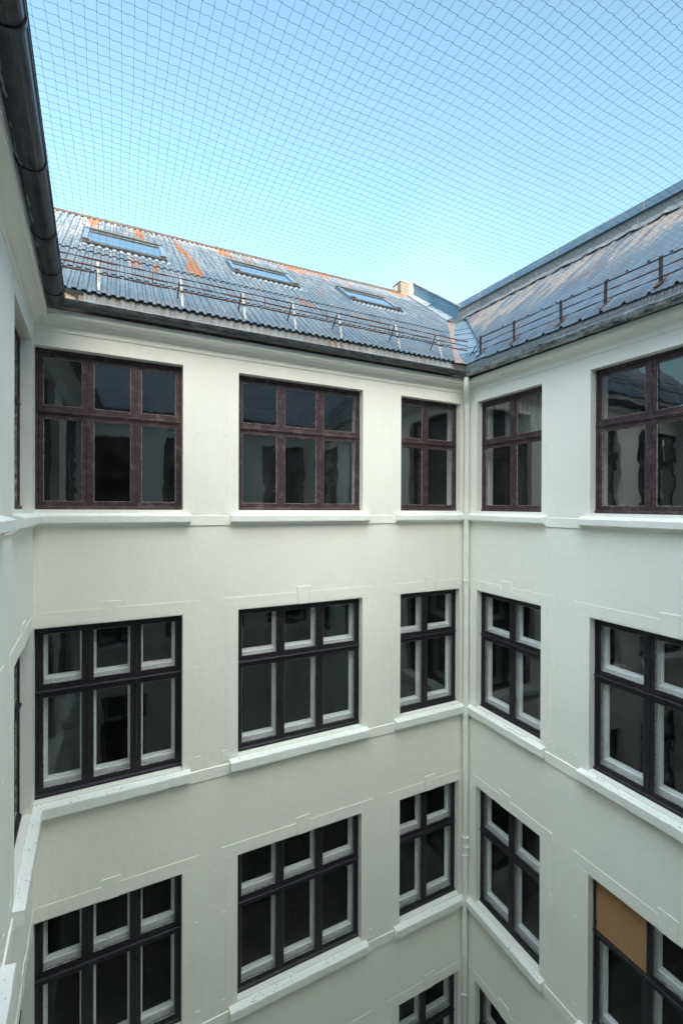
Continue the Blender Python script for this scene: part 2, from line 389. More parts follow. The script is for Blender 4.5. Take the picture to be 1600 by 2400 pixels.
def window(root, l, r, z0, z1, tz, mull, row, shear, board=None, inner=True):
    W = WOOD1 if row == 0 else WOOD2
    yf, yb = DEPTH, DEPTH+.085
    fr = MB(); g = .002
    bl, bt, bb = .035, .055, .05
    fr.box(l+g, l+bl, yf, yb, z0+g, z1-g); fr.box(r-bl, r-g, yf, yb, z0+g, z1-g)
    fr.box(l+bl, r-bl, yf+.001, yb, z1-bt, z1-g)
    fr.box(l+bl, r-bl, yf-.004, yb, z0+g, z0+bb)
    fr.box(l+bl, r-bl, yf+.002, yb-.01, tz-.03, tz+.03)
    edges = [l+bl] + list(mull) + [r-bl]
    for m in mull:
        fr.box(m-.016, m+.016, yf+.008, yb-.012, z0+bb, tz-.03); fr.box(m-.016, m+.016, yf+.008, yb-.012, tz+.03, z1-bt)
    # rounded drip moulding on the transom and the bottom rail
    rr = .021 if row else .011
    n = 9; prof = [(yf-rr*sin(pi*k/n)*1.1, tz+rr*cos(pi*k/n)) for k in range(n+1)]
    fr.extrude(prof, l+g, r-g, n=10, jit=.0015)
    fr.extrude([(yf+.01, z0+.055), (yf-.02, z0+.035), (yf-.024, z0+.004), (yf+.01, z0+.004)], l+g, r-g, n=12, jit=.002)
    # hinge straps at the leaf edges
    for k, m in enumerate([l+bl+.004] + list(mull)):
        for (a, b) in ((tz+.03, z1-bt), (z0+bb, tz-.03)):
            for q in (.16, .84):
                zc = a+(b-a)*q; fr.tube((m+.012, yf-.001, zc-.035), (m+.012, yf-.001, zc+.035), .006, 6)
    w = fr.build('window', W, root, shear, bevel=.003)
    sw = .055
    pn = MB()
    cells = []
    for k in range(len(edges)-1):
        a = edges[k] + (.018 if k > 0 else .003); b = edges[k+1] - (.018 if k < len(edges)-2 else .003)
        cells.append((k, 1, a, b, tz+.033, z1-bt-.003)); cells.append((k, 0, a, b, z0+bb+.003, tz-.033))
    for (k, up, a, b, c, d) in cells:
        if board == (k, up):
            bm_ = MB(); bm_.box(a-.01, b+.01, yf+.018, yf+.03, c-.005, d+.01); bm_.build('cover_board', CARD, w, shear, bevel=.001); continue
        cs = MB(); y0, y1 = yf+.014, yf+.052
        cs.box(a, a+sw, y0, y1, c, d); cs.box(b-sw, b, y0, y1, c, d)
        cs.box(a+sw, b-sw, y0+.0015, y1, d-sw, d); cs.box(a+sw, b-sw, y0+.0015, y1, c, c+sw+.006)
        # bead and putty line round the glass
        A, B, C_, D_ = a+sw, b-sw, c+sw+.006, d-sw
        pw = .006
        for bx in ((A, A+pw, C_, D_), (B-pw, B, C_, D_), (A+pw, B-pw, C_, C_+pw), (A+pw, B-pw, D_-pw, D_)):
            cs.box(bx[0], bx[1], y0+.008, y0+.022, bx[2], bx[3], 1)
        # corner angle irons
        for (cx_, cz_, sx, sz) in ((a+.012, c+.012, 1, 1), (b-.012, c+.012, -1, 1), (a+.012, d-.012, 1, -1), (b-.012, d-.012, -1, -1)):
            xx = sorted((cx_, cx_+sx*.085)); zz = sorted((cz_, cz_+sz*.014)); cs.box(xx[0], xx[1], y0-.002, y0+.004, zz[0], zz[1])
            xx = sorted((cx_, cx_+sx*.014)); zz = sorted((cz_+sz*.014, cz_+sz*.10)); cs.box(xx[0], xx[1], y0-.002, y0+.004, zz[0], zz[1])
        if row == 0 and l > -7:      # small pale stay hooks on the stile behind the glass
            for q in ((.18, .80) if not up else (.16,)):
                zc = C_+(D_-C_)*q; cs.path([(B-.002, y1+.004, zc), (B-.025, y1+.012, zc+.012), (B-.052, y1+.010, zc-.002)], .004, 5, 1)
        cs.build('casement', [W, PUTTY], w, shear)
        ty = random.uniform(-.004, .004); ty2 = random.uniform(-.003, .003)
        yy = y0+.024
        pn.quad((A,yy+ty,C_),(B,yy-ty,C_),(B,yy-ty+ty2,D_),(A,yy+ty+ty2,D_))
    pn.build('pane', GL1 if row == 0 else GL2 if row == 1 else GL3, w, shear)
    if inner and row > 0:
        ic = MB(); y = .235
        ob, mb_ = .088, .078
        for (t_, y0, y1) in ((0, y, y+.03), (.022, y+.03, y+.05), (.044, y+.05, y+.066)):
            L_, R_ = l+.004, r-.004
            ic.box(L_, l+ob+t_, y0, y1, z0+.004, z1-.004); ic.box(r-ob-t_, R_, y0, y1, z0+.004, z1-.004)
            ic.box(l+ob+t_, r-ob-t_, y0, y1, z1-.07-t_, z1-.004)
            ic.box(l+ob+t_, r-ob-t_, y0, y1, z0+.004, z0+.160+t_)
            ic.box(l+ob+t_, r-ob-t_, y0+.001, y1-.001, tz-.065-t_, tz+.130+t_)
            for m in mull:
                ic.box(m-mb_-t_*.6, m+mb_+t_*.6, y0+.002, y1-.002, z0+.160+t_, tz-.065-t_)
                ic.box(m-mb_-t_*.6, m+mb_+t_*.6, y0+.002, y1-.002, tz+.130+t_, z1-.07-t_)
        ic.build('inner_frame', WHITE, w, shear)
        ip = MB()
        ip.quad((l+.1, y+.045, z0+.1), (r-.1, y+.045, z0+.1), (r-.1, y+.045, z1-.1), (l+.1, y+.045, z1-.1))
        ip.build('inner_pane', GL3, w, shear)
    return w

def sill(root, l, r, z0, row, shear, jl=.135, jr=.105, mitre0=0, mitre1=0):
    if row == 0:
        prof = [(DEPTH+.02, z0-.001), (-.105, z0-.085), (-.112, z0-.092), (-.11, z0-.178), (-.104, z0-.184), (-.07, z0-.185), (-.055, z0-.205), (-.03, z0-.212), (-.024, z0-.236), (.004, z0-.236)]
    else:
        prof = [(DEPTH+.02, z0-.001), (-.105, z0-.042), (-.113, z0-.050), (-.11, z0-.176), (-.102, z0-.183), (-.03, z0-.190), (-.022, z0-.215), (.004, z0-.215)]
    prof = prof + [(.004, z0-.1), (.004, z0-.012), (DEPTH+.02, z0-.012)] if False else prof + [(.004, z0-.13)]
    mb = MB(); n = max(6, int((r-l)/.09))
    mb.extrude(prof, l-jl, r+jr, mitre0, mitre1, n=n, jit=.0028)
    return mb.build('sill', PLS, root, shear)

def surround(root, l, r, i, shear, lo, hi):
    """flat raised plaster bands round an opening: jamb bands with blocks, lintel bands and a keystone"""
    z0, z1 = BOTS[i], TOPS[i]; t = .0055
    bz1 = z0+.135; bz0 = z0-.045 if i else z0-.07
    mz0, mz1 = (z1-1.005, z1-.825) if i else (z1-1.02, z1-.85)
    top = z1+.015 if i else z1+.10
    for sgn, e in ((-1, l), (1, r)):
        # one outline polygon per jamb band
        out = [(.258, bz0), (.258, bz1), (.187, bz1), (.187, mz0), (.240, mz0), (.240, mz1), (.187, mz1), (.187, top)]
        lim = (e-lo) if sgn < 0 else (hi-e)
        if lim < .02: continue
        P = [(e, bz0)] + [(e+sgn*min(w_, lim), z) for w_, z in out] + [(e, top)]
        Q = []
        for p in P:
            if not Q or (abs(p[0]-Q[-1][0])+abs(p[1]-Q[-1][1])) > 1e-4: Q.append(p)
        mb = MB(); n = len(Q); mb.poly([(x, -t, z) for x, z in Q])
        for k in range(n):
            p, q = Q[k], Q[(k+1) % n]; mb.quad((p[0],-t,p[1]),(p[0],.001,p[1]),(q[0],.001,q[1]),(q[0],-t,q[1]))
        mb.build('jamb_band', PL, root, shear)
    if i:
        c = (l+r)/2 - .015; kt, kb = .125, .09
        zt = z1+.205
        def plate(name, P, tt):
            mb = MB(); mb.poly([(x, -tt, z) for x, z in P]); n = len(P)
            for k in range(n):
                p, q = P[k], P[(k+1) % n]; mb.quad((p[0],-tt,p[1]),(p[0],.001,p[1]),(q[0],.001,q[1]),(q[0],-tt,q[1]))
            mb.build(name, PL, root, shear)
        L_, R_ = max(l-.258, lo), min(r+.24, hi)
        plate('lintel_band', [(L_, z1+.017), (c-kb-.006, z1+.017), (c-kt*.93-.006, zt), (L_, zt)], t)
        plate('lintel_band', [(c+kb+.006, z1+.017), (R_, z1+.017), (R_, zt), (c+kt*.93+.006, zt)], t)
        plate('keystone', [(c-kb, z1+.002), (c+kb, z1+.002), (c+kt, zt+.095), (c-kt, zt+.095)], t+.004)

def strings(root, x0, x1, shear, m0, m1, sills):
    """plain raised band at each sill level between the sills"""
    for i in range(4):
        zt = BOTS[i]-.085; zb = BOTS[i]-(.242 if i == 0 else .262)
        mb = MB(); mb.extrude([(.001, zt), (-.016, zt-.004), (-.018, zb+.006), (-.014, zb), (.001, zb)], x0, x1, m0, m1, n=30, jit=.0015)
        mb.build('string_course', PL, root, shear)

def cornice(root, x0, x1, shear, m0, m1):
    pr = [(.001, 2.405), (-.014, 2.408), (-.016, 2.442), (-.006, 2.450), (-.006, 2.497), (-.030, 2.500), (-.040, 2.512)]
    for k in range(7):
        a = k/6*pi/2; pr.append((-.045-.10*(1-cos(a)), 2.512+.05*sin(a)))
    pr += [(-.160, 2.566), (-.166, 2.572), (-.168, 2.650), (.001, 2.652)]
    mb = MB(); mb.extrude(pr, x0, x1, m0, m1, n=24, jit=.0012)
    mb.build('cornice', PL, root, shear)
    mb = MB(); mb.extrude([(.0, 2.652), (-.13, 2.655), (-.13, 2.93), (.0, 2.93)], x0, x1, m0, m1)
    mb.build('eaves_board', DARKW, root, shear)

def gutter(root, x0, x1, mat, shear, m0, m1, r=.076, p=.255, zc=2.745, joints=(), light=None, name='gutter'):
    out, inn = [], []
    N = 14
    for k in range(N+1):
        a = pi*k/N
        out.append((-p+r*cos(a), zc-r*sin(a))); inn.append((-p+(r-.006)*cos(a), zc-(r-.006)*sin(a)))
    lip = [(-p-r-.008*cos(w)+.0, zc+.004+.010*sin(w)) for w in [pi*j/5*1.6 for j in range(1, 5)]]
    prof = out + inn[::-1]
    mb = MB(); mb.extrude(prof, x0, x1, m0, m1, n=int((x1-x0)/.25)+1)
    mb.extrude([(-p-r+.010*cos(2*pi*j/8), zc+.004+.010*sin(2*pi*j/8)) for j in range(8)], x0, x1, m0, m1)
    o = mb.build(name, mat, root, shear, smooth=False)
    for j in joints:
        jb = MB(); R = r+.010; w = .017
        pr = [(-p+R*cos(pi*k/N), zc-R*sin(pi*k/N)) for k in range(N+1)]; pi_ = [(-p+(r-.001)*cos(pi*k/N), zc-(r-.001)*sin(pi*k/N)) for k in range(N+1)]
        jb.extrude(pr+pi_[::-1], j-w, j+w)
        jb.build('gutter_strap', mat, o, shear)
    return o

def corrugated(name, root, mats, x0, x1, y0, y1, zf, prof, ny=30, shear=0.0, thick=True, rustf=None, pinkf=None, y1f=None):
    """prof(x)->height above the roof plane and list of x stations given by prof.xs"""
    mb = MB(); xs = prof['xs'](x0, x1); hs = [prof['h'](x) for x in xs]
    rust, pink = [], []
    for j in range(ny+1):
        for x, h in zip(xs, hs):
            ye = y1f(x) if y1f else y1
            y = y0+(ye-y0)*j/ny
            mb.v.append((x, y, zf(y)+h)); rust.append(rustf(x, y) if rustf else 0.0); pink.append(pinkf(x, y) if pinkf else 0.0)
    n = len(xs)
    for j in range(ny):
        for k in range(n-1):
            a = j*n+k; mb.f.append((a, a+1, a+n+1, a+n)); mb.mi.append(0)
    mb.att = {'rust': rust, 'pink': pink}
    # keep attributes: build without merging
    me = bpy.data.meshes.new(name)
    me.from_pydata([(x, y, z+shear*x) for x, y, z in mb.v], [], mb.f)
    for m in (mats if isinstance(mats, (list, tuple)) else [mats]): me.materials.append(m)
    for k, vals in mb.att.items():
        a = me.attributes.new(k, 'FLOAT', 'POINT'); a.data.foreach_set('value', vals)
    me.update(); o = bpy.data.objects.new(name, me); COL.objects.link(o); o.parent = root
    return o
def solid(o, t=.006):
    s = o.modifiers.new('thickness', 'SOLIDIFY'); s.thickness = t; s.offset = -1

def prof_trap(P, H, ph=0.0):
    offs = [0, .30, .42, .88]
    def xs(x0, x1):
        out = [x0]; k = math.floor((x0-ph)/P)
        while ph+k*P < x1:
            for o in offs:
                x = ph+(k+o)*P
                if x0+1e-4 < x < x1-1e-4: out.append(x)
            k += 1
        out.append(x1); return out
    def h(x):
        u = ((x-ph)/P) % 1.0
        if u < .30: return 0.0
        if u < .42: return H*(u-.30)/.12
        if u < .88: return H
        return H*(1-(u-.88)/.12)
    return {'xs': xs, 'h': h}
def prof_rib(P, H, ph, w=.022, minor=True):
    st = [(-w*1.7, 0), (-w*.7, H), (w*.7, H), (w*1.7, 0)]
    if minor: st += [(P*.30-.012, 0), (P*.30, .010), (P*.30+.012, 0), (P*.52-.012, 0), (P*.52, .010), (P*.52+.012, 0), (P*.74-.012, 0), (P*.74, .010), (P*.74+.012, 0)]
    def xs(x0, x1):
        out = [x0]; k = math.floor((x0-ph)/P)-1
        while ph+k*P-w*2 < x1:
            for o, _ in st:
                x = ph+k*P+o
                if x0+1e-4 < x < x1-1e-4: out.append(x)
            k += 1
        out.append(x1); return sorted(set(out))
    def h(x):
        u = (x-ph) % P
        if u > P-w*2: u -= P
        for (a, ha), (b, hb) in zip(st, st[1:]):
            if a-1e-6 <= u <= b+1e-6: return ha+(hb-ha)*max(0, min(1, (u-a)/(b-a)))
        return 0.0
    return {'xs': xs, 'h': h}

# ================================================================== back wing (A)
TA = .7813
def zA(y): return 3.02 + TA*(y+.1)
wa = thing('building_wing', 'cream back wing under the rusty corrugated roof with three skylights', 'building', (0, 0, 0), 0.0, 'plastered wings around the courtyard')
LA = -7.4786
bayA = [(LA+.003, -5.585, 3, [-6.85, -6.229], (0, 1, 2, 3)), (-4.74, -2.466, 3, [-3.985, -3.259], (0, 1, 2, 3)), (-1.635, -.179, 2, [-.961], (0, 1, 2, 3))]
facade(wa, LA, 0.0, None, 0.0, bayA)
for b in bayA:
    for i in b[4]:
        w = window(wa, b[0], b[1], BOTS[i], TOPS[i], TRANS[i], b[3], i, 0.0)
        left = b[0] < -7; right = b[1] > -.3
        sill(w, b[0], b[1], BOTS[i], i, 0.0, 0 if left else .135, .179 if right else .105, 1 if left else 0, 1 if right else 0)
        surround(w, b[0], b[1], i, 0.0, LA+.001, -.001)
strings(wa, LA, 0.0, 0.0, 1, 1, None)
cornice(wa, LA, 0.0, 0.0, 1, 1)
gutter(wa, LA, 0.0, ZINC, 0.0, 1, 1, joints=[-6.35, -5.25, -4.32, -3.39, -2.42, -1.47, -.62])

# roof sheets in three overlapping courses with hand placed rust
ridge = lambda x: 4.40 + (x+7.55)*.0735
PATCH = [(-6.95, 4.0, .16, .75, .62), (-6.04, 3.95, .16, .8, .66), (-5.22, 3.6, .13, .9, .58), (-5.08, 2.5, .13, .9, .52), (-5.15, 1.9, .22, .35, .40),
         (-6.42, 3.6, .12, .30, .35), (-6.2, 1.6, .16, .40, .45), (-5.85, 1.55, .14, .45, .42), (-6.75, 1.5, .1, .3, .25), (-4.1, 4.3, .35, .5, .5), (-3.9, 1.9, .13, .5, .4),
         (-3.4, 3.9, .22, .8, .35), (-3.0, 1.5, .3, .35, .38), (-2.1, 4.5, .5, .4, .45), (-2.2, 2.6, .25, .5, .4), (-1.2, 4.6, .3, .6, .42), (-.6, 4.1, .12, .9, .40), (.4, 4.0, .10, 1.1, .42), (1.5, 4.8, .4, .2, .6),
         (-1.8, 1.3, .14, .5, .34), (-.1, 1.9, .15, .6, .30), (-4.5, .6, .1, .3, .2)]
def rustA(x, y):
    v = -.16 + .16*max(0, (y-3.6)) + .06*sin(x*3.1+y*2)
    if y > ridge(x)-.16: v += .10
    for (cx_, cy_, rx, ry, s) in PATCH:
        d = ((x-cx_)/rx)**2 + ((y-cy_)/ry)**2
        if d < 4: v += (s+.34)*math.exp(-d*.9)
    return v
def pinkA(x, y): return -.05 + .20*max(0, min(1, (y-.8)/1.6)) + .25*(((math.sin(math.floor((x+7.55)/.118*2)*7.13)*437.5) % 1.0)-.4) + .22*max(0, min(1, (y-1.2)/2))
PT = prof_trap(.118, .024, -7.55)
roofA = None
for k, (ya, yb, lift) in enumerate(((-.170, .78, 0.0), (.70, 1.74, .014), (1.66, None, .028))):
    o = corrugated('roof', wa, RROOF, -10.5, 2.4, ya, yb, lambda y, L=lift, Y=ya: zA(y)+L-(y-Y)*.012, PT, 26, rustf=rustA, pinkf=pinkA, y1f=(ridge if yb is None else None))
    cut(o, (2.06, 0, 0), (1, 0, 0)); cut(o, (-.155, .254, 0), Vector((1.315, -1, 0)).normalized()); solid(o, .012)
# ridge cap and back slope
mb = MB()
mb.poly([(-10.5, ridge(-10.5), zA(ridge(-10.5))-.02), (2.06, ridge(2.06), zA(ridge(2.06))-.02), (2.06, 9.5, 3.3), (-10.5, 9.5, 3.3)])
mb.build('rear_roof_slope', TAR, wa)
mb = MB()
for k in range(60):
    xa = -10.5+k*.2093; ya = ridge(xa); mb.box(xa, xa+.2085, ya-.05, ya+.08, zA(ya)-.02, zA(ya)+.032)
mb.build('ridge_capping', DARKW, wa)
mb = MB(); mb.quad((-10.5, .0, 2.9), (2.0, .0, 2.9), (2.0, .05, 2.9), (-10.5, .05, 2.9))
# roof deck under the sheets
dk = MB(); dk.poly([(-10.5, -.10, zA(-.10)-.04), (-.30, -.10, zA(-.10)-.04), (1.98, 3.0, zA(3.0)-.04), (2.05, 4.9, zA(4.9)-.05), (-10.5, 4.1, zA(4.1)-.05)])
dk.build('roof_deck', DARKW, wa)
# steep apron below the roof edge
def apr(y): return 2.765 + (y+.205)*2.35
ap = corrugated('eaves_apron', wa, APRA, -6.89, -.53, -.205, -.115, apr, prof_trap(.118, .016, -7.55), 6,
                rustf=lambda x, y: -.25 + (.55 + .35*sin(x*1.9+1) if x > -4.2 and .36 < (((x+7.55)/.118) % 1) < .95 else 0), pinkf=lambda x, y: 0)
solid(ap, .004)
# broken soffit boards at the left end
mb = MB(); mb.poly([(-7.28, -.175, 2.80), (-6.98, -.17, 2.785), (-6.99, -.15, 2.86), (-7.10, -.15, 2.90), (-7.28, -.15, 2.915)])
mb.box(-7.02, -6.80, -.155, -.14, 2.77, 2.80); mb.box(-6.95, -6.88, -.15, -.135, 2.80, 2.90)
mb.build('broken_eaves_boards', BARE, wa)

# skylights
for (xa, xb, ya, yb) in ((-7.045, -5.64, 1.98, 3.05), (-4.246, -2.79, 2.40, 3.33), (-1.40, .03, 2.45, 3.41)):
    U = Vector((0, cos(math.atan(TA)), sin(math.atan(TA)))); Nn = Vector((0, -U.z, U.y))
    base = Vector((xa, ya, zA(ya)+.02)); Wd = xb-xa; Ln = (yb-ya)/U.y
    def P(u, v, h): q = base + Vector((u, 0, 0)) + U*v + Nn*h; return tuple(q)
    def slab(m, u0, u1, v0, v1, h0, h1, mi=0):
        i = len(m.v); m.v += [P(u0,v0,h0),P(u1,v0,h0),P(u1,v1,h0),P(u0,v1,h0),P(u0,v0,h1),P(u1,v0,h1),P(u1,v1,h1),P(u0,v1,h1)]
        for f in ((0,3,2,1),(4,5,6,7),(0,1,5,4),(1,2,6,5),(2,3,7,6),(3,0,4,7)): m.f.append(tuple(i+k for k in f)); m.mi.append(mi)
    m = MB(); b_ = .075
    slab(m, 0, Wd, 0, .13, .0, .085); slab(m, 0, Wd, Ln-.10, Ln, .0, .10)
    slab(m, .01, Wd-.01, .035, .05, .085, .093); slab(m, .01, Wd-.01, .085, .10, .085, .093)
    slab(m, 0, b_, .13, Ln-.10, .0, .085, 1); slab(m, Wd-b_, Wd, .13, Ln-.10, .0, .085, 1)
    slab(m, .0, .11, .10, .19, .085, .115); slab(m, Wd-.11, Wd, .10, .19, .085, .115)
    slab(m, b_, Wd-b_, Ln-.135, Ln-.10, .03, .07, 2)
    sk = m.build('skylight', [SKYF, CAPB, LITE], wa, bevel=.004)
    m = MB(); m.quad(P(b_, .13, .06), P(Wd-b_, .13, .06), P(Wd-b_, Ln-.12, .06), P(b_, Ln-.12, .06))
    m.build('pane', GLS, sk)
    m = MB(); slab(m, .0, Wd, .1, Ln-.05, -.3, -.28); m.build('shaft', ROOM, sk)
    # soft flashing pressed over the corrugation below the window
    m = MB(); n = 80
    for j in range(2):
        for k in range(n+1):
            u = -.06 + (Wd+.12)*k/n; h = PT['h'](xa+u)
            v_ = -.0 if j == 0 else -.10-.02*sin(k*.9)
            q = base + Vector((u, 0, 0)) + U*v_ + Nn*(h+.0+(.03 if j == 0 else .006)); m.v.append(tuple(q))
    for k in range(n): m.f.append((k, k+1, n+2+k, n+1+k)); m.mi.append(0)
    fl = m.build('flashing', LITE, sk); solid(fl, .006)

# snow guard
def snow_guard(root, posts, zf, y0, style, x_ends, shear=0.0, rail_drop=None):
    g = bpy.data.objects.new('snow_guard', None); COL.objects.link(g); g.parent = root
    for k, x in enumerate(posts):
        m = MB()
        zt = zf(y0)+.40 + random.uniform(-.012, .012)
        if style == 'A':
            tilt = random.uniform(-.02, .02)
            m.bar((x+.012, y0-.16, zf(y0-.16)+.02), (x+tilt, y0-.012, zt), .036, .006, 0)
            m.bar((x-.03, y0+.15, zf(y0+.15)+.02), (x+tilt-.004, y0+.020, zt-.02), .024, .006, 1)
            m.build('guard_bracket', [GALV, GALVD], g, shear)
        else:
            yb = y0; lean = random.uniform(-.012, .012)
            m.bar((x, yb, zf(yb)+.02), (x+lean, yb+lean*.5, zf(yb)+.385), .050, .010, 0)
            m.bar((x-.03, yb-.09, zf(yb-.09)+.038), (x+.02, yb+.12, zf(yb+.12)+.042), .05, .010, 1)
            m.build('guard_post', [RUSTD, RUST], g, shear)
    if style == 'A':
        rails = ((.375, -.010), (.262, -.050), (.150, -.092))
    else:
        rails = ((.355, .008), (.225, .008), (.100, .008))
    for k, (h, dy) in enumerate(rails):
        m = MB(); xa, xb = x_ends[k]; n = 26
        pts = [(xa+(xb-xa)*j/n, y0+dy-.012, zf(y0)+h + random.uniform(-.003, .003)) for j in range(n+1)]
        m.path(pts, .0125 if style == 'A' else .0105, 7); m.build('guard_rail', RUST if style == 'A' else RUSTD, g, shear)
    return g
snow_guard(wa, [-6.72, -5.62, -4.676, -3.826, -2.972, -1.749, -.762], zA, .05, 'A', ((-8.5, .03), (-8.5, -.02), (-8.5, -.06)))
mb = MB()
for x in (-6.02, -4.32, -3.2, -1.92): mb.bar((x, -.02, zA(.05)+.16), (x+.01, .03, zA(.05)+.385), .014, .004)
mb.build('guard_tie', RUST, wa)

# valley lining between the two roofs
e_ = -.006
Ae = [(-.27, -.15), (-.155, .22), (.628, 1.28), (1.30, 2.14), (1.95, 2.98), (2.06, 3.20)]
Me = [(-.13, -.13), (-.034, .18), (.446, .888), (1.15, 1.75), (1.93, 2.641), (2.15, 2.9)]
TB = .861
def zB(x): return 3.02 + TB*(x+.1)
Be = [(-.12, -.62), (.01, -.417), (.954, .80), (1.99, 2.06), (2.9, 3.2), (3.5, 4.0)]
m = MB()
for k in range(5):
    a0, a1, b0, b1 = Ae[k], Ae[k+1], Me[k], Me[k+1]
    m.quad((*a0, zA(a0[1])+e_), (*b0, zA(b0[1])+e_-.01), (*b1, zA(b1[1])+e_-.01), (*a1, zA(a1[1])+e_), 0)
for k in range(5):
    a0, a1, b0, b1 = Me[k], Me[k+1], Be[k], Be[k+1]
    z0a, z1a = zA(a0[1])-.016, zA(a1[1])-.016
    m.quad((*a0, z0a), (*b0, zB(b0[0])+e_), (*b1, zB(b1[0])+e_), (*a1, z1a), 1)
for k in range(5):      # the lining runs on under both roofs' sheets
    (a0, a1), (b0, b1) = (Ae[k], Ae[k+1]), (Be[k], Be[k+1])
    m.quad((a0[0]-.16, a0[1]+.02, zA(a0[1]+.02)-.03), (*a0, zA(a0[1])+e_), (*a1, zA(a1[1])+e_), (a1[0]-.16, a1[1]+.02, zA(a1[1]+.02)-.03), 0)
    m.quad((*b0, zB(b0[0])+e_), (b0[0]+.02, b0[1]-.2, zB(b0[0]+.02)-.03), (b1[0]+.02, b1[1]-.2, zB(b1[0]+.02)-.03), (*b1, zB(b1[0])+e_), 1)
# standing seams across the lining
for (a, b) in (((.30, .66), (.55, .28)), ((.75, 1.25), (1.25, 1.15)), ((1.1, 1.7), (1.8, 1.84)), ((1.5, 2.15), (2.35, 2.5)), ((0.05, .3), (.22, -.15))):
    m.bar((*a, zA(a[1])-.004), (*b, zB(b[0])+.004), .008, .016, 2, side=(0, 0, 1))
VPINK = mat_simple('peach_lining', (.27, .17, .12), (.19, .15, .145), 7, .6)
VBLUE = mat_simple('blue_lining', (.065, .12, .185), (.12, .165, .21), 4, .6, .0, .25)
m.build('valley_lining', [VPINK, VBLUE, ZINC], wa)

m = MB(); m.box(-.75, .35, -.115, .5, 2.66, 2.945); m.box(-.115, .35, -.95, -.116, 2.66, 2.935); m.box(-.75, .35, .01, .5, 2.9, 3.05); m.box(-.9, 2.3, .85, 1.0, 2.66, 3.66); m.box(.01, .35, -.95, .009, 2.9, 3.06); m.box(.9, 1.05, -1.6, .85, 2.66, 3.72); m.build('eaves_board', DARKW, wa)
# fire wall at the right end of the back roof, with chimney block on the ridge
m = MB()
prof = [(2.66, 5.36), (2.66, 5.722), (4.80, 7.33), (5.35, 7.33), (5.35, 6.5), (4.9, 6.5)]
X0, X1 = 2.06, 2.42
XB = lambda y: X0 + .02 + .34*min(1, max(0, (y-2.66)/2.1))
m.poly([(X0, y, z) for y, z in prof], 0); m.poly([(XB(y), y, z) for y, z in prof][::-1], 0)
for k in range(len(prof)):
    p, q = prof[k], prof[(k+1) % len(prof)]; m.quad((X0, *p), (XB(p[0]), *p), (XB(q[0]), *q), (X0, *q), 0)
fw = m.build('fire_wall', LEAD, wa)
m = MB(); m.bar((2.10, 2.60, 5.70), (2.10, 4.82, 7.368), .14, .03, 0, side=(1, 0, 0)); m.build('coping', LITE, fw)
m = MB()
for (ya, yb, w_) in ((2.86, 3.9, .20), (3.88, 4.93, .17)):
    m.quad((2.055, ya, zA(ya)+.17), (2.055, yb, zA(yb)+.12), (2.06-w_, yb, zA(yb)+.045), (2.06-w_-.02, ya, zA(ya)+.045))
f2 = m.build('flashing', LITE, fw); solid(f2, .006)
m = MB()
m.box(1.64, 1.945, 4.90, 5.35, 6.6, 7.365, 0); m.poly([(1.945, 4.90, 6.7), (1.945, 4.90, 7.36), (2.058, 4.78, 7.325), (2.058, 4.78, 6.7)], 1)
m.poly([(1.64, 5.1, 7.35), (1.64, 5.1, 6.7), (1.45, 5.1, 6.9)], 1); m.quad((1.64, 5.1, 7.35), (1.45, 5.1, 6.9), (1.45, 5.35, 6.9), (1.64, 5.35, 7.35), 1)
m.box(1.62, 2.07, 4.885, 5.37, 7.366, 7.39, 1)
m.build('chimney', [PEACH, GREYR], wa)

# ================================================================== downpipe in the corner
dp = MB()
r = .058
dp.path([(-.26, -.26, 2.66), (-.26, -.26, 2.56), (-.255, -.255, 2.50), (-.235, -.235, 2.44), (-.135, -.135, 2.26), (-.105, -.105, 2.20), (-.092, -.092, 2.12), (-.09, -.09, -1.0), (-.09, -.09, -6.95), (-.088, -.088, -8.6), (-.09, -.09, GZ)], r, 16)
dpo = dp.build('downpipe', PIPEW, wa, smooth=True)
for z, kind in ((2.05, 0), (-.0, 2), (-.18, 2), (-1.43, 1), (-4.18, 1), (-6.78, 3), (-7.05, 1), (-9.9, 1)):
    m = MB()
    if kind == 3:
        m.path([(-.09, -.09, z-.12), (-.09, -.09, z+.10)], r+.014, 16); m.path([(-.09, -.09, z-.10), (-.09, -.09, z-.07)], r+.024, 16); m.path([(-.09, -.09, z+.08), (-.09, -.09, z+.11)], r+.022, 16)
    elif kind == 2: continue
    else:
        m.path([(-.09, -.09, z-.014), (-.09, -.09, z+.014)], r+.012, 16); m.tube((-.04, -.04, z), (0.01, 0.01, z), .008, 6)
        m.box(-.17, -.15, -.105, -.085, z-.012, z+.012)
    m.build('pipe_clip', PIPEW, dpo)
m = MB(); m.path([(-.09, -.09, 2.10), (-.09, -.09, 2.16)], r+.006, 16); m.build('pipe_socket', PIPEW, dpo)

# ================================================================== right wing (B): local x = -world y, local y = world x
SB = -.012
wb = thing('building_wing', 'cream right wing under a ribbed steel roof and long grey parapet', 'building', (0, 0, 0), -pi/2, 'plastered wings around the courtyard')
bayB = [(.3025, 1.8375, 2, [1.097], (0, 1, 2, 3)), (2.7188, 4.99, 3, [3.512, 4.25], (0, 1, 2, 3)), (5.85, 7.2, 2, [6.53], (0, 1))]
facade(wb, 0.0, 7.75, None, SB, bayB)
for b in bayB:
    for i in b[4]:
        w = window(wb, b[0], b[1], BOTS[i], TOPS[i], TRANS[i], b[3], i, SB, board=(0, 1) if (i == 2 and 2 < b[0] < 3) else None)
        first = b[0] < 1
        sill(w, b[0], b[1], BOTS[i], i, SB, .3025 if first else .135, .105, 1 if first else 0, 0)
        surround(w, b[0], b[1], i, SB, .001, 7.7)
strings(wb, 0.0, 7.75, SB, 1, 0, None)
cornice(wb, 0.0, 7.75, SB, 1, 0)
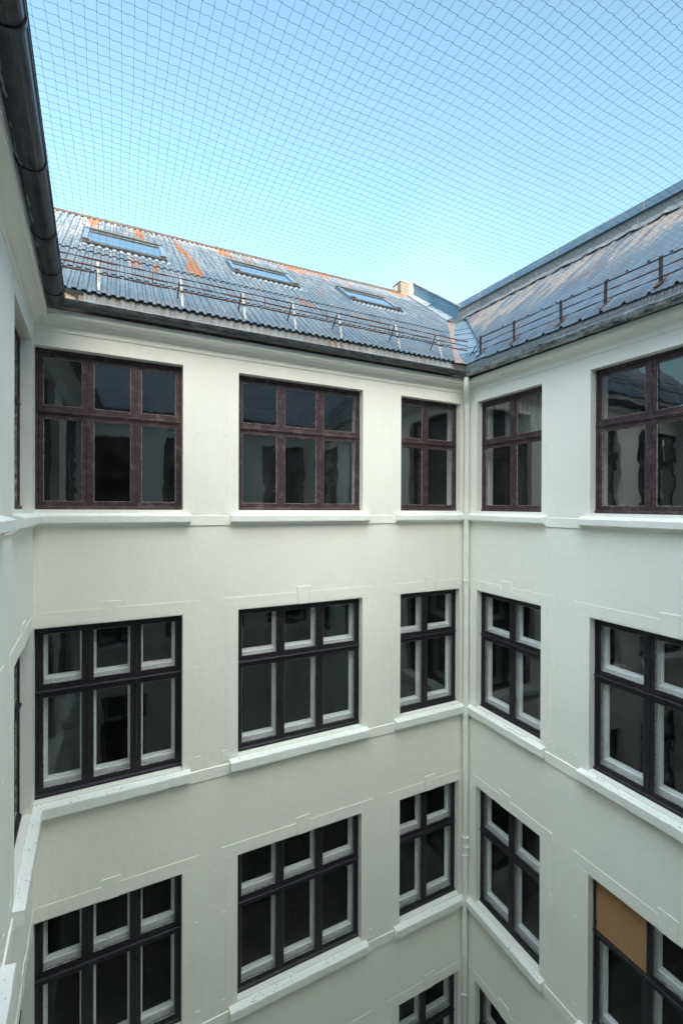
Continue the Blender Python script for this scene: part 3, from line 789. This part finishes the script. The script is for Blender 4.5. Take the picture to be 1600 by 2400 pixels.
gutter(wb, 0.0, 7.75, ZINCL, SB-.008, 1, 0, joints=[.95, 1.62, 2.0, 2.62, 3.45, 4.5, 5.6, 6.7])
RB = prof_rib(.333, .038, .635)
def rustB(x, y):
    v = -.34 + .12*math.sin(x*2.3+y*3.1)
    for (cx_, cy_, rx, ry, s) in ((-2.9, 2.9, .25, .5, .45), (-.6, 2.3, .10, .6, .45), (1.3, 2.2, .08, .7, .5), (2.0, 2.5, .08, .8, .5), (2.35, 2.0, .1, .6, .45), (2.5, 3.0, .1, .5, .35), (3.0, .5, .1, .4, .35), (1.2, .3, .1, .4, .3)):
        d = ((x-cx_)/rx)**2 + ((y-cy_)/ry)**2
        if d < 5: v += (s+.4)*math.exp(-d)
    return v
def hsh(k): return (math.sin(k*12.9898)*43758.5453) % 1.0
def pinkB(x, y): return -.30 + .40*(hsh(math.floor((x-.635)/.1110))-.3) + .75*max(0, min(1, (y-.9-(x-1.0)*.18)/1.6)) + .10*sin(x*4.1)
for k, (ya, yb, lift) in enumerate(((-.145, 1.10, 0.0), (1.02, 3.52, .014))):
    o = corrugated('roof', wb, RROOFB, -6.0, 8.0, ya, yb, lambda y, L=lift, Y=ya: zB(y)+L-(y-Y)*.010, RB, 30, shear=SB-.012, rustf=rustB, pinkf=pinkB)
    cut(o, (.61, -.11, 0), Vector((-1, -1.27, 0)).normalized() if False else Vector((-1, -1.268, 0)).normalized()); solid(o, .012)
m = MB(); m.poly([(.55, -.12, zB(-.12)-.05), (7.9, -.12, zB(-.12)-.05), (7.9, 3.5, zB(3.5)-.05), (-3.9, 3.5, zB(3.5)-.05)]); m.build('roof_deck', DARKW, wb, SB-.012)
ap = corrugated('eaves_apron', wb, APRB, .12, 7.9, -.205, -.115, apr, prof_trap(.05, .008, 0), 4, shear=SB-.010); solid(ap, .004)
snow_guard(wb, [.35, 1.205, 2.18, 2.925, 3.69, 4.55, 5.4], zB, .02, 'B', ((.35, 7.4), (.35, 7.4), (-.10, 7.4)), SB-.012)
m = MB(); m.path([(.35, .03, zB(.02)+.35), (.12, .02, 3.24), (-.02, -.06, 3.05), (-.06, -.10, 3.0)], .009, 7)
m.path([(.35, .03, zB(.02)+.22), (.12, .02, 3.16), (-.02, -.08, 3.02)], .009, 7)
m.build('loose_guard_cable', RUSTD, wb)
# parapet along the top of the right roof: world x 3.5
m = MB(); k34 = -.034
m.box(-6.6, 8.2, 3.50, 3.78, 5.7, 6.40, 0)
pb = m.build('parapet', SLATE, wb, k34)
m = MB(); m.box(-6.6, 8.2, 3.44, 3.84, 6.402, 6.61, 0); cp = m.build('coping', CAPB, pb, k34, bevel=.01)
m = MB()
for x in (-3.85, -3.45, -2.95, -2.3, -1.75, -1.25, -.55, .6, 1.35, 2.9, 4.6): m.box(x, x+.02, 3.488, 3.50, 6.12, 6.40)
for x in (-3.3, -2.0, -.6, 1.5, 3.4): m.box(x, x+.03, 3.432, 3.44, 6.41, 6.60)
m.build('cladding_seam', GREYR, pb, k34)
m = MB(); n = 140
for k in range(n+1):
    x = -5+13*k/n; h = RB['h'](x)
    m.v += [(x, 3.46, zB(3.46)+h+.09), (x, 3.30-.01*sin(k*1.7), zB(3.30)+h*.6+.050+.012*sin(k*.77))]
for k in range(n): m.f.append((2*k, 2*k+2, 2*k+3, 2*k+1)); m.mi.append(0)
f3 = m.build('flashing', SLATE, pb, SB-.014); solid(f3, .01)
cut(f3, (-4.05, 3.4, 0), (-1, 0, 0))

# ================================================================== left wing (C)
AC = .0412
SCS = 0.0
wc = thing('building_wing', 'cream plastered left wing seen edge on under a thick black gutter', 'building', (LA, 0, 0), pi/2+AC, 'plastered wings around the courtyard')
bayC = [(-7.0, -5.6, 2, [-6.3], (0, 1)), (-4.75, -2.5, 3, [-4.0, -3.25], (0, 1, 2)), (-1.6656, -.1998, 2, [-.93], (0, 1, 2, 3))]
facade(wc, -7.75, 0.0, None, 0, bayC)
for b in bayC:
    for i in b[4]:
        w = window(wc, b[0], b[1], BOTS[i], TOPS[i], TRANS[i], b[3], i, 0)
        last = b[1] > -.3
        sill(w, b[0], b[1], BOTS[i], i, 0, .135, .1998 if last else .105, 0, 1 if last else 0)
        surround(w, b[0], b[1], i, 0, -7.7, -.001)
strings(wc, -7.75, 0.0, 0, 0, 1, None)
cornice(wc, -7.75, 0.0, 0, 0, 1)
gc = gutter(wc, -7.75, 0.0, ZBLK, 0, 0, 1, r=.100, p=.268, joints=[-.62, -1.16, -1.93, -2.95, -4.15, -5.4])
# flaked paint on the gutter's wall side
for k in range(26):
    m = MB(); x = -random.uniform(.7, 4.6); a = random.uniform(.10, .32)*pi; L_ = random.uniform(.015, .06)*(1 if k % 3 else 1.8); wd = random.uniform(.008, .022)
    pts = []
    for j in range(8):
        t = 2*pi*j/8; aa = a + wd/.1*sin(t)*random.uniform(.6, 1); R = .1015
        pts.append((x+L_*cos(t), -.268+R*cos(aa), 2.745-R*sin(aa)))
    m.poly(pts); m.build('paint_flake', FLAKE, gc)
PTC = prof_trap(.118, .024, 0)
o = corrugated('roof', wc, RROOF, -7.9, 0.4, -.16, 4.5, lambda y: 3.02+.75*(y+.1), PTC, 8, rustf=lambda x, y: -.1, pinkf=lambda x, y: 0)
cut(o, (0, 0, 0), Vector((1, -1, 0)).normalized()); solid(o, .012)
m = MB(); m.quad((-7.9, -.12, 2.96), (-.2, -.12, 2.96), (-.2, 4.4, 6.3), (-7.9, 4.4, 6.3)); m.build('roof_deck', DARKW, wc)
m = MB(); m.quad((-7.9, 4.5, 6.45), (2.0, 4.5, 6.45), (2.0, 9, 3.0), (-7.9, 9, 3.0)); m.build('rear_roof_slope', TAR, wc)

# ================================================================== near wing (D), where the camera leans out of an open window
wd = thing('building_wing', 'cream plastered near wing that shows only as a dim reflection in the window panes', 'building', (0, -7.32, 0), pi, 'plastered wings around the courtyard')
bayD = [(.45, 1.9, 2, [1.17], (0, 1)), (2.7, 4.95, 3, [3.45, 4.2], (0, 1, 2)), (5.75, 7.05, 2, [6.4], (0, 1, 2))]
facade(wd, 0.0, 7.22, None, 0, bayD)
for b in bayD:
    for i in b[4]:
        if b[0] > 5.5 and i == 0: continue          # open window of the camera
        w = window(wd, b[0], b[1], BOTS[i], TOPS[i], TRANS[i], b[3], i, 0)
        sill(w, b[0], b[1], BOTS[i], i, 0)
strings(wd, 0.0, 7.22, 0, 0, 0, None)
cornice(wd, 0.0, 7.22, 0, 0, 0)
gutter(wd, 0.0, 7.22, ZINC, 0, 0, 0)
o = corrugated('roof', wd, RROOF, -3.5, 9.5, -.16, 4.7, lambda y: 3.02+1.22*(y+.1), PTC, 8, rustf=lambda x, y: -.15, pinkf=lambda x, y: 0); solid(o, .012)  # unseen slope, steepened and its ridge raised to hold back the low sun
m = MB(); m.quad((-3.5, -.12, 2.96), (9.5, -.12, 2.96), (9.5, 4.7, 8.82), (-3.5, 4.7, 8.82)); m.build('roof_deck', DARKW, wd)
m = MB(); m.quad((-3.5, 4.7, 8.84), (9.5, 4.7, 8.84), (9.5, 10, 3.0), (-3.5, 10, 3.0)); m.build('rear_roof_slope', TAR, wd)

w_ = MB(); pts = []
for k in range(26):
    u = k/25; pts.append((-.02-.055*sin(u*3.1)-.03*sin(u*9), -(1.05+.50*u+.05*sin(u*7)), -3.945-.012*1.3-.028+.012*sin(u*5)**2))
w_.path(pts, .0022, 5); wo = w_.build('loose_wire', KNOT); wo['label'] = 'thin dark wire curled loosely on a small sill right of the downpipe'; wo['category'] = 'wire'
# ================================================================== curtain behind the small top window of the right wing
def curtain(name, label, wx0, wx1, wy, z0, z1):
    m = MB(); n = 70
    for j in (0, 1):
        for k in range(n+1):
            u = wx0+(wx1-wx0)*k/n; y = wy+.03*sin(k*1.05)+.012*sin(k*2.7)
            m.v.append((u, y, (z0+.02*sin(k*.7)) if j == 0 else z1))
    for k in range(n): m.f.append((k, k+1, n+2+k, n+1+k)); m.mi.append(0)
    o = m.build(name, CURT, None, smooth=True); o.rotation_euler = (0, 0, -pi/2)
    o['label'] = label; o['category'] = 'curtain'; solid(o, .002); return o
curtain('curtain', 'short pale sheer curtain behind the upper panes of the small window right of the downpipe', .45, 1.80, .60, 1.36, 2.3)

# ================================================================== bird net stretched between the gutters
net = MB(); P = .0640; HZ = 2.80
X0, X1 = -7.16, -.335; Y0, Y1 = -7.15, -.335
nx = int((X1-X0)/P); ny = int((Y1-Y0)/P)
rnd = random.Random(3)
def lipx(y): return LA + .0412*abs(y) + .375
def sag(x, y):
    u = (x-X0)/(X1-X0); v = (y-Y0)/(Y1-Y0)
    return -.05*(4*u*(1-u))*(4*v*(1-v)) + .004*sin(x*5+y*3)
nodes = {}
for i in range(nx+1):
    for j in range(ny+1):
        x = X0+i*P + .004*sin(j*.31+i*.9)+rnd.uniform(-.0022, .0022); y = Y0+j*P + .007*sin(i*.23+1.3)+rnd.uniform(-.0022, .0022)
        nodes[i, j] = Vector((x, y, HZ-.02+sag(x, y)))
def strand(pts, r):
    i0 = len(net.v); n = len(pts)
    for k, p in enumerate(pts):
        d = (pts[min(k+1, n-1)]-pts[max(k-1, 0)]).normalized(); a = d.cross(Vector((0, 0, 1))).normalized()
        net.v += [tuple(p+a*r), tuple(p-a*r*.5+Vector((0, 0, r*.87))), tuple(p-a*r*.5-Vector((0, 0, r*.87)))]
    for k in range(n-1):
        for q in range(3):
            a = i0+3*k+q; b = i0+3*k+(q+1) % 3; net.f.append((a, b, b+3, a+3)); net.mi.append(0)
RN = .00095
for i in range(nx+1):
    pts = [nodes[i, j] for j in range(ny+1) if nodes[i, j].x > lipx(nodes[i, j].y)-.012]
    if len(pts) > 1: strand(pts, RN)
for j in range(ny+1):
    pts = []
    for i in range(nx+1):
        a = nodes[i, j]
        if a.x <= lipx(a.y)-.075: continue
        pts.append(a)
        if i < nx:
            b = nodes[i+1, j]; amp = .0042*rnd.uniform(.3, 1.3); d = b-a
            pts.append(a+d*.3+Vector((0, amp*.8, -.001))); pts.append(a+d*.72+Vector((0, -amp*.6, 0)))
    if len(pts) > 1: strand(pts, RN)
for (i, j), p in nodes.items():
    if p.x <= lipx(p.y): continue
    q = len(net.v); s = .0031
    net.v += [tuple(p+Vector(d)*s) for d in ((1,0,0),(0,1,0),(-1,0,0),(0,-1,0),(0,0,1),(0,0,-1))]
    for f in ((0,1,4),(1,2,4),(2,3,4),(3,0,4),(1,0,5),(2,1,5),(3,2,5),(0,3,5)): net.f.append(tuple(q+k for k in f)); net.mi.append(1)
me = bpy.data.meshes.new('bird_net'); me.from_pydata(net.v, [], net.f); me.materials.append(NETM); me.materials.append(KNOT)
me.polygons.foreach_set('material_index', net.mi); me.update()
no = bpy.data.objects.new('bird_net', me); COL.objects.link(no)
no['label'] = 'fine dark square mesh bird net stretched over the whole courtyard at gutter height'; no['category'] = 'net'
# edge cord clipped to the gutters
m = MB()
m.path([(lipx(y)+.004, y, 2.762) for y in [(-7.1+.2*k) for k in range(34)]], .004, 6)
for k in range(70):
    y = -7.05+.1*k; m.tube((lipx(y)-.008, y, 2.752), (lipx(y)+.006, y+.01, 2.775), .0022, 5)
m.path([(-7.1, -.345, 2.765), (-.34, -.345, 2.765)], .0025, 6); m.path([(-.345, -7.1, 2.68), (-.345, -.345, 2.765)], .0025, 6)
m.build('edge_cord', KNOT, no)

# ================================================================== ground
m = MB(); m.quad((-400, -400, GZ), (400, -400, GZ), (400, 400, GZ), (-400, 400, GZ))
g = m.build('ground', GROUND); g['kind'] = 'structure'
